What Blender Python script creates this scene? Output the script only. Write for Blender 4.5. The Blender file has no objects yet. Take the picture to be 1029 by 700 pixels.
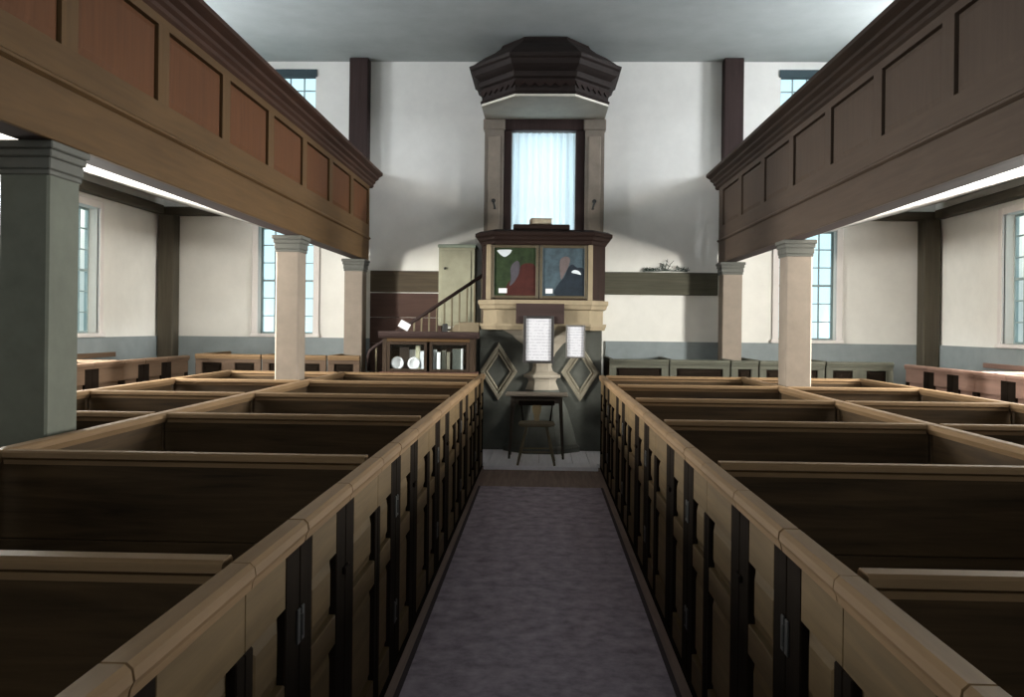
import bpy, bmesh, math, random
from mathutils import Vector, Matrix
random.seed(7)
scene = bpy.context.scene
COL = scene.collection
PI = math.pi

# ------------------------------------------------------------------ materials
_mc = {}
def _nodes(name):
    m = bpy.data.materials.new(name); m.use_nodes = True
    nt = m.node_tree
    return m, nt, nt.nodes['Principled BSDF'], nt.nodes, nt.links

def wood(name, col, axis='x', rough=0.68, contrast=0.35, scale=1.0, spec=0.14):
    key = (name, axis)
    if key in _mc: return _mc[key]
    m, nt, b, N, L = _nodes(name + '_' + axis)
    tc = N.new('ShaderNodeTexCoord'); mp = N.new('ShaderNodeMapping')
    oi = N.new('ShaderNodeObjectInfo')
    s = {'x': (0.9, 14, 14), 'y': (14, 0.9, 14), 'z': (14, 14, 0.9)}[axis]
    mp.inputs['Scale'].default_value = [v*scale for v in s]
    add = N.new('ShaderNodeVectorMath'); add.operation = 'ADD'
    mul = N.new('ShaderNodeVectorMath'); mul.operation = 'SCALE'; mul.inputs[0].default_value = (13.1, 7.7, 9.3)
    L.new(oi.outputs['Random'], mul.inputs['Scale'])
    L.new(tc.outputs['Object'], add.inputs[0]); L.new(mul.outputs[0], add.inputs[1])
    L.new(add.outputs[0], mp.inputs['Vector'])
    n = N.new('ShaderNodeTexNoise'); n.inputs['Scale'].default_value = 1.6
    n.inputs['Detail'].default_value = 5; n.inputs['Roughness'].default_value = 0.62; n.inputs['Distortion'].default_value = 0.6
    L.new(mp.outputs[0], n.inputs['Vector'])
    n2 = N.new('ShaderNodeTexNoise'); n2.inputs['Scale'].default_value = 1.3; n2.inputs['Detail'].default_value = 3
    L.new(add.outputs[0], n2.inputs['Vector'])
    mx = N.new('ShaderNodeMath'); mx.operation = 'MULTIPLY_ADD'; mx.inputs[1].default_value = 0.45
    L.new(n2.outputs['Fac'], mx.inputs[0]); L.new(n.outputs['Fac'], mx.inputs[2])
    r = N.new('ShaderNodeValToRGB')
    r.color_ramp.elements[0].position = 0.42; r.color_ramp.elements[1].position = 1.0
    lo = [c*(1-contrast) for c in col]; hi = [min(1, c*(1+contrast*0.8)) for c in col]
    r.color_ramp.elements[0].color = (*lo, 1); r.color_ramp.elements[1].color = (*hi, 1)
    L.new(mx.outputs[0], r.inputs['Fac']); L.new(r.outputs['Color'], b.inputs['Base Color'])
    b.inputs['Roughness'].default_value = rough
    b.inputs['Specular IOR Level'].default_value = spec
    bp = N.new('ShaderNodeBump'); bp.inputs['Strength'].default_value = 0.12; bp.inputs['Distance'].default_value = 0.004
    L.new(n.outputs['Fac'], bp.inputs['Height']); L.new(bp.outputs[0], b.inputs['Normal'])
    _mc[key] = m
    return m

def plain(name, col, rough=0.8, var=0.08, nscale=4.0, spec=0.2, bump=0.0, metal=0.0):
    key = (name, '')
    if key in _mc: return _mc[key]
    m, nt, b, N, L = _nodes(name)
    tc = N.new('ShaderNodeTexCoord')
    n = N.new('ShaderNodeTexNoise'); n.inputs['Scale'].default_value = nscale
    n.inputs['Detail'].default_value = 6; n.inputs['Roughness'].default_value = 0.65
    L.new(tc.outputs['Object'], n.inputs['Vector'])
    r = N.new('ShaderNodeValToRGB')
    r.color_ramp.elements[0].position = 0.3; r.color_ramp.elements[1].position = 0.7
    r.color_ramp.elements[0].color = (*[c*(1-var) for c in col], 1)
    r.color_ramp.elements[1].color = (*[min(1, c*(1+var)) for c in col], 1)
    L.new(n.outputs['Fac'], r.inputs['Fac']); L.new(r.outputs['Color'], b.inputs['Base Color'])
    b.inputs['Roughness'].default_value = rough; b.inputs['Specular IOR Level'].default_value = spec
    b.inputs['Metallic'].default_value = metal
    if bump:
        bp = N.new('ShaderNodeBump'); bp.inputs['Strength'].default_value = bump; bp.inputs['Distance'].default_value = 0.005
        L.new(n.outputs['Fac'], bp.inputs['Height']); L.new(bp.outputs[0], b.inputs['Normal'])
    _mc[key] = m
    return m

def glass(name, tint, refl=0.05):
    key = (name, 'g')
    if key in _mc: return _mc[key]
    m, nt, b, N, L = _nodes(name)
    t = N.new('ShaderNodeBsdfTransparent'); t.inputs['Color'].default_value = (*tint, 1)
    g = N.new('ShaderNodeBsdfGlossy'); g.inputs['Roughness'].default_value = 0.08
    mx = N.new('ShaderNodeMixShader'); mx.inputs['Fac'].default_value = refl
    L.new(t.outputs[0], mx.inputs[1]); L.new(g.outputs[0], mx.inputs[2])
    L.new(mx.outputs[0], N['Material Output'].inputs['Surface'])
    _mc[key] = m
    return m

def paper_mat(name, lines):
    m, nt, b, N, L = _nodes(name)
    tc = N.new('ShaderNodeTexCoord'); sp = N.new('ShaderNodeSeparateXYZ')
    L.new(tc.outputs['Object'], sp.inputs[0])
    w = N.new('ShaderNodeMath'); w.operation = 'MULTIPLY'; w.inputs[1].default_value = lines
    L.new(sp.outputs['Z'], w.inputs[0])
    f = N.new('ShaderNodeMath'); f.operation = 'FRACT'; L.new(w.outputs[0], f.inputs[0])
    g = N.new('ShaderNodeMath'); g.operation = 'GREATER_THAN'; g.inputs[1].default_value = 0.62
    L.new(f.outputs[0], g.inputs[0])
    n = N.new('ShaderNodeTexNoise'); n.inputs['Scale'].default_value = 60
    L.new(tc.outputs['Object'], n.inputs['Vector'])
    n.inputs['Detail'].default_value = 1
    g2 = N.new('ShaderNodeMath'); g2.operation = 'GREATER_THAN'; g2.inputs[1].default_value = 0.47
    L.new(n.outputs['Fac'], g2.inputs[0])
    mu = N.new('ShaderNodeMath'); mu.operation = 'MULTIPLY'
    L.new(g.outputs[0], mu.inputs[0]); L.new(g2.outputs[0], mu.inputs[1])
    mx = N.new('ShaderNodeMixRGB'); mx.inputs['Color1'].default_value = (0.50, 0.50, 0.54, 1)
    mx.inputs['Color2'].default_value = (0.36, 0.36, 0.41, 1)
    L.new(mu.outputs[0], mx.inputs['Fac']); L.new(mx.outputs[0], b.inputs['Base Color'])
    b.inputs['Roughness'].default_value = 0.9
    return m

def cloth_translucent(name, col):
    m, nt, b, N, L = _nodes(name)
    d = N.new('ShaderNodeBsdfDiffuse'); d.inputs['Color'].default_value = (*col, 1)
    t = N.new('ShaderNodeBsdfTranslucent'); t.inputs['Color'].default_value = (*col, 1)
    mx = N.new('ShaderNodeMixShader'); mx.inputs['Fac'].default_value = 0.6
    L.new(d.outputs[0], mx.inputs[1]); L.new(t.outputs[0], mx.inputs[2])
    L.new(mx.outputs[0], N['Material Output'].inputs['Surface'])
    return m

OLIVE   = (0.092, 0.060, 0.027)     # aisle pew fronts
CAPC    = (0.158, 0.100, 0.053)        # pew cap rails
DARKW   = (0.010, 0.007, 0.005)     # stiles
DIVW    = (0.037, 0.022, 0.010)     # dividers
PINKW   = (0.34, 0.235, 0.185)
def W_olive(a): return wood('pew_pine', OLIVE, a)
def W_cap(a): return wood('pew_cap_wood', CAPC, a, contrast=0.25)
def W_dark(a): return wood('dark_stile_wood', DARKW, a, rough=.9, spec=.03)
def W_div(a): return wood('pew_divider_wood', DIVW, a, contrast=0.75)
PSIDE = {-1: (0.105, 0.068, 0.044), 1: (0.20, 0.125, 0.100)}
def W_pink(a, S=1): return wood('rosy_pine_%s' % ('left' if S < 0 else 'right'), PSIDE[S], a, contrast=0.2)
M_plaster = plain('wall_plaster', (0.78, 0.765, 0.725), 0.9, 0.05, 3.0, bump=0.15)
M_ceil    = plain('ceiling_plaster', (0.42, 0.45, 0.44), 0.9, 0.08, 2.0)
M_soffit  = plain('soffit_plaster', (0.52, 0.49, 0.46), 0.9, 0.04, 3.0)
M_dado    = plain('dado_paint', (0.22, 0.25, 0.26), 0.6, 0.12, 3.0)
M_casing  = plain('casing_paint', (0.72, 0.68, 0.66), 0.6, 0.05, 4.0)
M_sash    = plain('sash_paint', (0.28, 0.36, 0.37), 0.6, 0.1, 6.0)
M_pane    = glass('window_glass', (0.96, 0.985, 0.99), 0.04)
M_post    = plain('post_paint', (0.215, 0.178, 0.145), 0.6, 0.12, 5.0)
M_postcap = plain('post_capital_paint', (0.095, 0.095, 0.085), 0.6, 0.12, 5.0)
M_iron    = plain('black_iron', (0.02, 0.02, 0.02), 0.5, 0.1, 8.0, spec=0.4)
def W_timber(a): return wood('dark_timber', (0.035, 0.022, 0.020), a)
def W_corner(a): return wood('corner_timber', (0.060, 0.052, 0.038), a)
def W_lgal(a): return wood('left_gallery_frame', (0.085, 0.048, 0.020), a, contrast=0.25)
def W_lpan(a): return wood('left_gallery_panel', (0.090, 0.036, 0.014), a, contrast=0.2)
def W_rgal(a): return wood('right_gallery_wood', (0.060, 0.042, 0.031), a, contrast=0.2)
def W_gcor(a): return wood('gallery_cornice_wood', (0.030, 0.019, 0.013), a)
def W_brown(a): return wood('pulpit_brown', (0.017, 0.009, 0.007), a)
M_pstone = plain('pulpit_grey_paint', (0.30, 0.265, 0.215), 0.6, 0.14, 5.0)
M_pgrey  = plain('pulpit_panel_grey', (0.070, 0.073, 0.064), 0.6, 0.2, 5.0)
M_pmould = plain('pulpit_moulding_paint', (0.17, 0.152, 0.115), 0.6, 0.14, 5.0)
M_ptan   = plain('pulpit_tan_paint', (0.22, 0.178, 0.118), 0.6, 0.12, 5.0)

# ------------------------------------------------------------------ mesh builder
class MB:
    def __init__(self): self.bm = bmesh.new()
    def box(self, x0, x1, y0, y1, z0, z1, bev=0.0):
        if x0 > x1: x0, x1 = x1, x0
        if y0 > y1: y0, y1 = y1, y0
        bm = self.bm
        b = min(bev, (x1-x0)*.45, (y1-y0)*.45, (z1-z0)*.45)
        if b <= 0:
            v = [bm.verts.new((x, y, z)) for x in (x0, x1) for y in (y0, y1) for z in (z0, z1)]
            for f in ((0,1,3,2),(4,6,7,5),(0,4,5,1),(2,3,7,6),(0,2,6,4),(1,5,7,3)):
                bm.faces.new([v[i] for i in f])
        else:
            tmp = bmesh.new()
            v = [tmp.verts.new((x, y, z)) for x in (x0, x1) for y in (y0, y1) for z in (z0, z1)]
            for f in ((0,1,3,2),(4,6,7,5),(0,4,5,1),(2,3,7,6),(0,2,6,4),(1,5,7,3)):
                tmp.faces.new([v[i] for i in f])
            bmesh.ops.bevel(tmp, geom=list(tmp.edges), offset=b, segments=1, affect='EDGES')
            mp = {}
            for q in tmp.verts: mp[q] = bm.verts.new(q.co)
            for f in tmp.faces: bm.faces.new([mp[q] for q in f.verts])
            tmp.free()
        return self
    def loft(self, rings, cap=True, closed=True):
        bm = self.bm
        R = [[bm.verts.new(p) for p in r] for r in rings]
        n = len(R[0])
        for a, b in zip(R[:-1], R[1:]):
            for i in range(n if closed else n-1):
                j = (i+1) % n
                bm.faces.new((a[i], a[j], b[j], b[i]))
        if cap:
            bm.faces.new(list(reversed(R[0]))); bm.faces.new(R[-1])
        return self
    def prism_y(self, prof, y0, y1):        # profile of (x,z)
        return self.loft([[(x, y0, z) for x, z in prof], [(x, y1, z) for x, z in prof]])
    def prism_x(self, prof, x0, x1):        # profile of (y,z)
        return self.loft([[(x0, y, z) for y, z in prof], [(x1, y, z) for y, z in prof]])
    def lathe(self, prof, n=20, cx=0, cy=0, rot=0.0, axis='z'):
        rings = []
        for r, z in prof:
            ring = []
            for i in range(n):
                a = rot + 2*PI*i/n
                if axis == 'z': ring.append((cx+r*math.cos(a), cy+r*math.sin(a), z))
                else: ring.append((cx+r*math.cos(a), z, cy+r*math.sin(a)))
            rings.append(ring)
        return self.loft(rings)
    def tube(self, pts, rad, n=8):
        rings = []
        P = [Vector(p) for p in pts]
        rr = rad if isinstance(rad, (list, tuple)) else [rad]*len(P)
        for i, p in enumerate(P):
            d = (P[min(i+1, len(P)-1)] - P[max(i-1, 0)]).normalized()
            up = Vector((0, 1, 0)) if abs(d.y) < 0.9 else Vector((1, 0, 0))
            a = d.cross(up).normalized(); b = d.cross(a).normalized()
            rings.append([tuple(p + (a*math.cos(2*PI*k/n) + b*math.sin(2*PI*k/n))*rr[i]) for k in range(n)])
        return self.loft(rings)
    def build(self, name, mat, parent=None, smooth=False):
        bm = self.bm
        bmesh.ops.recalc_face_normals(bm, faces=list(bm.faces))
        me = bpy.data.meshes.new(name)
        bm.to_mesh(me); bm.free()
        me.materials.append(mat)
        if smooth:
            for p in me.polygons: p.use_smooth = True
        o = bpy.data.objects.new(name, me); COL.objects.link(o)
        if parent is not None: o.parent = parent
        return o

def tag(o, label=None, cat=None, group=None, kind=None):
    if label: o['label'] = label
    if cat: o['category'] = cat
    if group: o['group'] = group
    if kind: o['kind'] = kind
    return o
def empty(name, loc=(0,0,0), rz=0.0):
    o = bpy.data.objects.new(name, None); COL.objects.link(o)
    o.location = loc; o.rotation_euler = (0, 0, rz); o.empty_display_size = 0.2
    return o
def copy_tree(o, parent=None):
    c = o.copy(); COL.objects.link(c)
    if parent is not None: c.parent = parent
    for ch in [q for q in KIDS.get(o.name, [])]: copy_tree(ch, c)
    return c
KIDS = {}
def index_kids():
    KIDS.clear()
    for o in bpy.data.objects:
        if o.parent is not None: KIDS.setdefault(o.parent.name, []).append(o)

# ------------------------------------------------------------------ the room
XW, YB, YR, ZC = 5.5, 12.5, -3.0, 5.44
SILL, HEAD = 1.52, 3.06
USILL, UHEAD = 3.98, 5.32
BW = [(-4.10, -3.30), (3.33, 4.13)]                       # back wall window spans
SWY = [10.25, 8.5, 5.5, 2.5]                              # side wall window centres; second pair is unseen, added for light

def wall_grid(lo, hi, z0, z1, openings):
    us = sorted({lo, hi} | {o[0] for o in openings} | {o[1] for o in openings})
    zs = sorted({z0, z1} | {o[2] for o in openings} | {o[3] for o in openings})
    cells = {}
    for i in range(len(us)-1):
        for j in range(len(zs)-1):
            u, z = (us[i]+us[i+1])/2, (zs[j]+zs[j+1])/2
            cells[i, j] = not any(o[0] < u < o[1] and o[2] < z < o[3] for o in openings)
    return us, zs, cells
def build_wall(name, mp, lo, hi, openings, mat, label):
    us, zs, cells = wall_grid(lo, hi, -0.2, ZC+0.2, openings)
    bm = bmesh.new(); vc = {}
    def V(u, d, z):
        k = (round(u, 4), d, round(z, 4))
        if k not in vc: vc[k] = bm.verts.new(mp(u, d, z))
        return vc[k]
    T = 0.24
    for (i, j), solid in cells.items():
        if not solid: continue
        u0, u1, z0, z1 = us[i], us[i+1], zs[j], zs[j+1]
        for d in (0, T): bm.faces.new((V(u0,d,z0), V(u1,d,z0), V(u1,d,z1), V(u0,d,z1)))
        for di, dj, a, b in ((-1,0,(u0,z0),(u0,z1)), (1,0,(u1,z0),(u1,z1)), (0,-1,(u0,z0),(u1,z0)), (0,1,(u0,z1),(u1,z1))):
            if not cells.get((i+di, j+dj), False):
                bm.faces.new((V(a[0],0,a[1]), V(b[0],0,b[1]), V(b[0],T,b[1]), V(a[0],T,a[1])))
    m = MB(); m.bm.free(); m.bm = bm
    return tag(m.build(name, mat), label, None, None, 'structure')

back_open = [(a, b, SILL, HEAD) for a, b in BW] + [(a, b, USILL, UHEAD) for a, b in BW] + [(-0.46, 0.44, 2.75, 4.42)]
build_wall('wall_back', lambda u, d, z: (u, YB+d, z), -XW-.24, XW+.24, back_open, M_plaster, 'pale plaster wall behind the pulpit')
side_open = [(y-.4, y+.4, SILL, HEAD) for y in SWY] + [(y-.4, y+.4, USILL, UHEAD) for y in SWY]
build_wall('wall_left', lambda u, d, z: (-XW-d, u, z), YR, YB, side_open, M_plaster, 'pale plaster wall on the left under the gallery')
build_wall('wall_right', lambda u, d, z: (XW+d, u, z), YR, YB, side_open, M_plaster, 'pale plaster wall on the right under the gallery')
REARW = [(-1.9, -0.5, 2.9, 5.2), (0.5, 1.9, 2.9, 5.2)]
build_wall('wall_rear', lambda u, d, z: (u, YR-d, z), -XW-.24, XW+.24, REARW, M_plaster, 'plaster wall behind the viewer')
tag(MB().box(-XW-.24, XW+.24, YR-.24, YB+.24, -.2, 0).build('floor', wood('floor_boards', (0.26, 0.185, 0.155), 'y')), 'bare board floor', None, None, 'structure')
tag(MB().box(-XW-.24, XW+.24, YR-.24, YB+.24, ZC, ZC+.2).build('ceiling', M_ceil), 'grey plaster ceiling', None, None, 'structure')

def window(n, loc, rz, w, z0, z1, cols, rows, casing=True, label=None):
    # local x across, +y outward
    root = empty('window_%d' % n, loc, rz); tag(root, label, None, None, 'structure')
    h = z1 - z0
    if casing:
        c = 0.09
        m = MB()
        m.box(-w/2-c, -w/2, -.03, .02, z0-.02, z1+c, .006).box(w/2, w/2+c, -.03, .02, z0-.02, z1+c, .006)
        m.box(-w/2, w/2, -.03, .02, z1, z1+c, .006).box(-w/2-c-.02, w/2+c+.02, -.05, .14, z0-.05, z0, .008)
        m.build('window_casing', M_casing, root)
    s = 0.026
    m = MB()
    m.box(-w/2, -w/2+s, .12, .16, z0, z1).box(w/2-s, w/2, .12, .16, z0, z1)
    m.box(-w/2+s, w/2-s, .12, .16, z0, z0+s).box(-w/2+s, w/2-s, .12, .16, z1-s, z1)
    mid = z0 + h*(rows//2)/rows
    m.box(-w/2+s, w/2-s, .11, .16, mid-.014, mid+.014)
    m.build('window_sash', M_sash, root)
    g = MB(); t = 0.007
    for i in range(1, cols):
        x = -w/2 + w*i/cols; g.box(x-t, x+t, .125, .155, z0+s, z1-s)
    for j in range(1, rows):
        if j == rows//2: continue
        z = z0 + h*j/rows; g.box(-w/2+s, w/2-s, .127, .153, z-t, z+t)
    g.build('glazing_bars', M_sash, root)
    MB().box(-w/2+s*.5, w/2-s*.5, .138, .142, z0+s*.5, z1-s*.5).build('window_pane', M_pane, root)
    return root
wn = 1
for (a, b), side in zip(BW, ('left', 'right')):
    window(wn, ((a+b)/2, YB, 0), 0, b-a, SILL, HEAD, 4, 6, True, 'tall small-paned window in the back wall under the %s gallery' % side); wn += 1
    r = window(wn, ((a+b)/2, YB, 0), 0, b-a, USILL, UHEAD, 4, 5, False, 'small-paned window high in the back wall above the %s gallery' % side); wn += 1
    MB().box(-.42, .42, -.02, .10, UHEAD-.10, UHEAD+.005).build('window_header', plain('header_dark', (0.05, 0.075, 0.085)), r)
for side, sx, rz in (('left', -1, PI/2), ('right', 1, -PI/2)):
    for i, y in enumerate(SWY):
        window(wn, (sx*XW, y, 0), rz, .8, SILL, HEAD, 4, 6, True, 'small-paned window in the %s wall under the gallery' % side); wn += 1
        window(wn, (sx*XW, y, 0), rz, .8, USILL, UHEAD, 4, 5, True, 'small-paned window in the %s wall above the gallery' % side); wn += 1
for (a, b, z0, z1) in REARW:
    window(wn, ((a+b)/2, YR, 0), PI, b-a, z0, z1, 5, 8, True, 'window in the wall behind the viewer'); wn += 1
window(wn, (-0.01, YB, 0), 0, .90, 2.75, 4.42, 3, 4, False, 'curtained window behind the pulpit'); wn += 1

# dado boards
def dado(name, x0, x1, y0, y1, label):
    m = MB().box(x0, x1, y0, y1, 0, SILL-.05)
    tag(m.build(name, M_dado), label, None, None, 'structure')
dado('trim_1', -XW, -2.45, YB-.03, YB, 'blue-grey painted dado on the back wall at left')
dado('trim_2', .9, XW, YB-.03, YB, 'blue-grey painted dado on the back wall at right')
dado('trim_3', -XW, -XW+.03, YR, YB-.03, 'blue-grey painted dado on the left wall')
dado('trim_4', XW-.03, XW, YR, YB-.03, 'blue-grey painted dado on the right wall')

# boarded wainscot (left) and band (right)
m = MB()
for z0, z1 in ((0, 1.0), (1.006, 1.40), (1.406, 1.77), (1.776, 2.12)):
    m.box(-2.47, -1.44, YB-.035, YB, z0, z1, .004)
wr = tag(m.build('trim_5', wood('wainscot_red', (0.074, 0.043, 0.035), 'x', contrast=.25)), 'red-brown boarded wainscot behind the pulpit stair', None, None, 'structure')
MB().box(-2.47, -1.44, YB-.045, YB, 2.135, 2.44, .006).build('wainscot_top_board', wood('wainscot_olive', (0.080, 0.062, 0.042), 'x'), wr)
tag(MB().box(.80, 2.47, YB-.06, YB, 2.13, 2.45, .008).build('trim_6', wood('band_olive', (0.080, 0.076, 0.055), 'x')), 'dark olive board band on the back wall right of the pulpit', None, None, 'structure')

# posts at the walls
for sx, side in ((-1, 'left'), (1, 'right')):
    o = MB().box(sx*(XW-.035), sx*(XW-.26), YB-.26, YB-.035, 0, 3.2, .012).build('corner_post', W_corner('z'))
    tag(o, 'dark square timber post in the far %s corner under the gallery' % side, 'post')
    o = MB().box(sx*2.50, sx*2.77, YB-.2, YB-.001, 2.75, ZC-.001, .01).build('timber_post', W_timber('z'))
    tag(o, 'dark brown timber post on the back wall rising to the ceiling above the %s gallery' % side, 'post')
    o = MB().box(sx*XW, sx*(XW-.13), YR, YB-.27, 3.2, 3.32, .01).build('wall_beam', W_corner('y'))
    tag(o, 'dark timber beam along the %s wall under the gallery' % side, 'beam', 'timber beams under the galleries')
    o = MB().box(sx*XW, sx*2.8, YB-.16, YB-.001, 3.2, 3.32, .01).build('wall_beam', W_corner('x'))
    tag(o, 'dark timber beam across the back wall under the %s gallery' % side, 'beam', 'timber beams under the galleries')

# ------------------------------------------------------------------ galleries
def gallery(sx, side, fw, pw, off, label):
    root = empty('gallery', (0, 0, 0)); tag(root, label, 'gallery', 'facing side galleries')
    F = 2.46 if sx < 0 else 2.44
    Y0, Y1 = YR+.01, YB-.205
    X = lambda d: sx*(F+d)
    MB().box(X(0), X(.03), Y0, Y1, 2.57, 2.86, .004).build('fascia_board', fw('y'), root)
    MB().box(X(.031), X(.19), Y0, Y1, 2.572, 2.84, .004).build('front_beam', W_timber('y'), root)  # dark timber colour paints in the shade under the gallery front
    m = MB()
    m.prism_y([(X(-.0), 2.86), (X(-.022), 2.872), (X(-.022), 2.888), (X(0), 2.905), (X(.06), 2.905), (X(.06), 2.86)], Y0, Y1)
    m.build('base_moulding', fw('y'), root)
    m = MB()
    m.box(X(.0), X(.06), Y0, Y1, 2.905, 3.07).build('bottom_rail', fw('y'), root)
    MB().box(X(.0), X(.06), Y0, Y1, 3.56, 3.66).build('top_rail', fw('y'), root)
    MB().box(X(.045), X(.07), Y0, Y1, 3.07, 3.56).build('backing_board', W_gcor('y'), root)
    k = 0; start = 11.25+off
    prev = Y1
    while prev > Y0+.3:
        a = max(start-1.12*k, Y0); b = min(a+.96, Y1-.02)
        if k == 0: b = min(start+.96, Y1-.03)
        if prev-b > .01: MB().box(X(.0), X(.06), b, prev, 3.07, 3.56).build('stile', fw('z'), root)
        if b-a > .1:
            g, q = .012, .05
            z0, z1 = 3.07, 3.56
            m = MB()
            m.loft([[(X(.04), a+g, z0+g), (X(.04), b-g, z0+g), (X(.04), b-g, z1-g), (X(.04), a+g, z1-g)],
                    [(X(.022), a+g, z0+g), (X(.022), b-g, z0+g), (X(.022), b-g, z1-g), (X(.022), a+g, z1-g)],
                    [(X(.012), a+q, z0+q), (X(.012), b-q, z0+q), (X(.012), b-q, z1-q), (X(.012), a+q, z1-q)]])
            m.build('panel', pw('z'), root)
        prev = a; k += 1
        if k > 16: break
    prof = [(X(.10), 3.62), (X(0), 3.62), (X(-.02), 3.64), (X(-.02), 3.67), (X(-.045), 3.69), (X(-.05), 3.715), (X(-.09), 3.74),
            (X(-.095), 3.765), (X(-.13), 3.785), (X(-.15), 3.80), (X(-.15), 3.835), (X(.10), 3.835)]
    MB().prism_y(prof, Y0, YB-.02).build('cornice', W_gcor('y') if sx > 0 else wood('left_cornice_wood', (0.045, 0.022, 0.014), 'y'), root)
    # sloping floor with plastered underside
    pr = [(X(.19), 2.66), (sx*(XW-.002), 3.44), (sx*(XW-.002), 3.54), (X(.19), 2.80)]
    MB().prism_y(pr, Y0, YB-.26).build('soffit', M_soffit, root)
    return root
gallery(-1, 'left', W_lgal, W_lpan, 0, 'long red-brown panelled gallery front running along the left side')
gallery(1, 'right', W_rgal, W_rgal, -.17, 'long grey-brown panelled gallery front running along the right side')

# gallery posts
def gpost(x0, x1, y0, y1, label, mat=None):
    mat = mat or M_post
    cx, cy = (x0+x1)/2, (y0+y1)/2
    r = empty('gallery_post', (cx, cy, 0)); tag(r, label, 'post', 'square gallery posts')
    a, b = abs(x1-x0)/2, abs(y1-y0)/2
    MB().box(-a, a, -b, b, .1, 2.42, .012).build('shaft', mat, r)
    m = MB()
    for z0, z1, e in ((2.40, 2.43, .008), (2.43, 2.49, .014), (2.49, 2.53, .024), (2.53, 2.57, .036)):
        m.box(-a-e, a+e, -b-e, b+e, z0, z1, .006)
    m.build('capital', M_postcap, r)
    MB().box(-a-.03, a+.03, -b-.03, b+.03, 0, .12, .01).build('plinth', M_post, r)
gpost(-2.76, -2.50, 4.34, 4.64, 'tall square post in shaded grey-green carrying the left gallery, nearest the viewer', plain('post_paint_shaded', (0.105, 0.112, 0.092), .6, .15, 4))  # darker copy of the post colour, shade of its nave side painted in
gpost(-2.74, -2.50, 8.89, 9.17, 'pale square post carrying the left gallery, standing amid the pews')
gpost(-2.74, -2.48, 12.0, 12.26, 'pale square post under the far end of the left gallery')
gpost(2.46, 2.72, 8.94, 9.22, 'pale square post carrying the right gallery, standing amid the pews')
gpost(2.44, 2.71, 12.0, 12.26, 'pale square post under the far end of the right gallery')

# ------------------------------------------------------------------ pews
H = 1.10
def boards(m, x0, x1, y0, y1, z0, z1, n):
    for i in range(n):
        a = z0 + (z1-z0)*i/n; b = z0 + (z1-z0)*(i+1)/n
        m.box(x0, x1, y0, y1, a+.0015, b-.0015, .003)
def field_panel(S, x, y0, y1, z0, z1):
    m = MB(); q = min(.045, (y1-y0)*.25, (z1-z0)*.25)
    R = lambda d, e: [(S*(x+d), y0+e, z0+e), (S*(x+d), y1-e, z0+e), (S*(x+d), y1-e, z1-e), (S*(x+d), y0+e, z1-e)]
    return m.loft([R(.034, 0), R(.024, 0), R(.024, q*.25), R(.010, q)])
def cap_profile(S, e=0.0):
    return [(S*(-.024), H-.030), (S*(-.021), H-.010), (S*(-.010), H), (S*.034, H), (S*.044, H-.010), (S*.047, H-.030),
            (S*.038, H-.042), (S*.036, H-.062), (S*(-.014), H-.062), (S*(-.017), H-.044)]
def front(root, S, L, W_f, W_s, W_c, d0=.46, d1=1.05, detail=True):
    """panelled pew front along y 0..L at x=0 (x grows away from the aisle), with a hinged door d0..d1"""
    zt, zb = H-.062, .05
    ZT = .885
    Z = [(zb, zb+.13), (.58, .68), (ZT, zt)]               # bottom, lock and top rails
    PZ = [(zb+.13, .58), (.68, ZT)]
    t = .035; sw = .135; hw = .06
    def section(a, b, owner, wa, wb, ha, hb):
        i0, i1 = a+wa, b-wb
        MB().box(0, S*t, a+.0015, i0-.0015, zb, ha, .004).build('stile', W_s('z'), owner)
        MB().box(0, S*t, i1+.0015, b-.0015, zb, hb, .004).build('stile', W_s('z'), owner)
        for z0, z1 in PZ:
            field_panel(S, 0, i0, i1, z0, z1).build('panel', W_f('y'), owner)
        for z0, z1 in Z:
            y0 = a+.001 if ha < z1-.01 and z0 >= ZT else i0
            y1 = b-.001 if hb < z1-.01 and z0 >= ZT else i1
            MB().box(S*.001, S*(t-.001), y0, y1, z0, z1, .003).build('rail', W_f('y'), owner)
    for a, b in ((0, d0), (d1, L)):
        if a == 0: section(a, b, root, hw, sw, ZT-.001, zt)
        else: section(a, b, root, sw, hw, zt, ZT-.001)
        MB().prism_y(cap_profile(S), a, b-.005).build('cap_rail', W_c('y'), root)
    door = MB().box(S*(t-.003), S*(t+.012), d0+.006, d1-.006, zb+.01, zt-.01, .003).build('door', W_f('y'), root)
    section(d0+.003, d1-.003, door, sw, sw, zt, zt)
    MB().prism_y(cap_profile(S), d0+.008, d1-.008).build('cap_rail', W_c('y'), door)
    for z in (.30, .80):
        h = MB().box(S*(-.006), 0, d0-.035, d0-.006, z-.05, z+.05, .002).box(S*(-.006), 0, d0+.006, d0+.035, z-.05, z+.05, .002)
        h.tube([(S*(-.006), d0, z-.03), (S*(-.006), d0, z+.03)], .006, 6)
        h.build('hinge', M_iron, door)
    MB().box(S*(-.014), 0, d1-.055, d1+.02, .79, .815, .004).build('turn_button', W_s('y'), door)
    MB().box(S*.0, S*.05, 0, L, 0, zb, .003).build('sill', W_s('y'), root)
def divider(root, S, x0, x1, y, name='divider', W_d=None, W_c=None):
    m = MB(); boards(m, S*x0, S*x1, y-.015, y+.015, .03, H-.04, 3)
    d = m.build(name, (W_d or W_div)('x'), root)
    prof = [(y-.04, H-.028), (y-.036, H-.008), (y-.025, H), (y+.025, H), (y+.036, H-.008), (y+.04, H-.028), (y+.022, H-.040), (y+.018, H-.06), (y-.018, H-.06), (y-.022, H-.040)]
    MB().prism_x(prof, S*(x0+.02), S*(x1-.02)).build('cap_rail', (W_c or W_cap)('x'), d)
    return d
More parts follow.
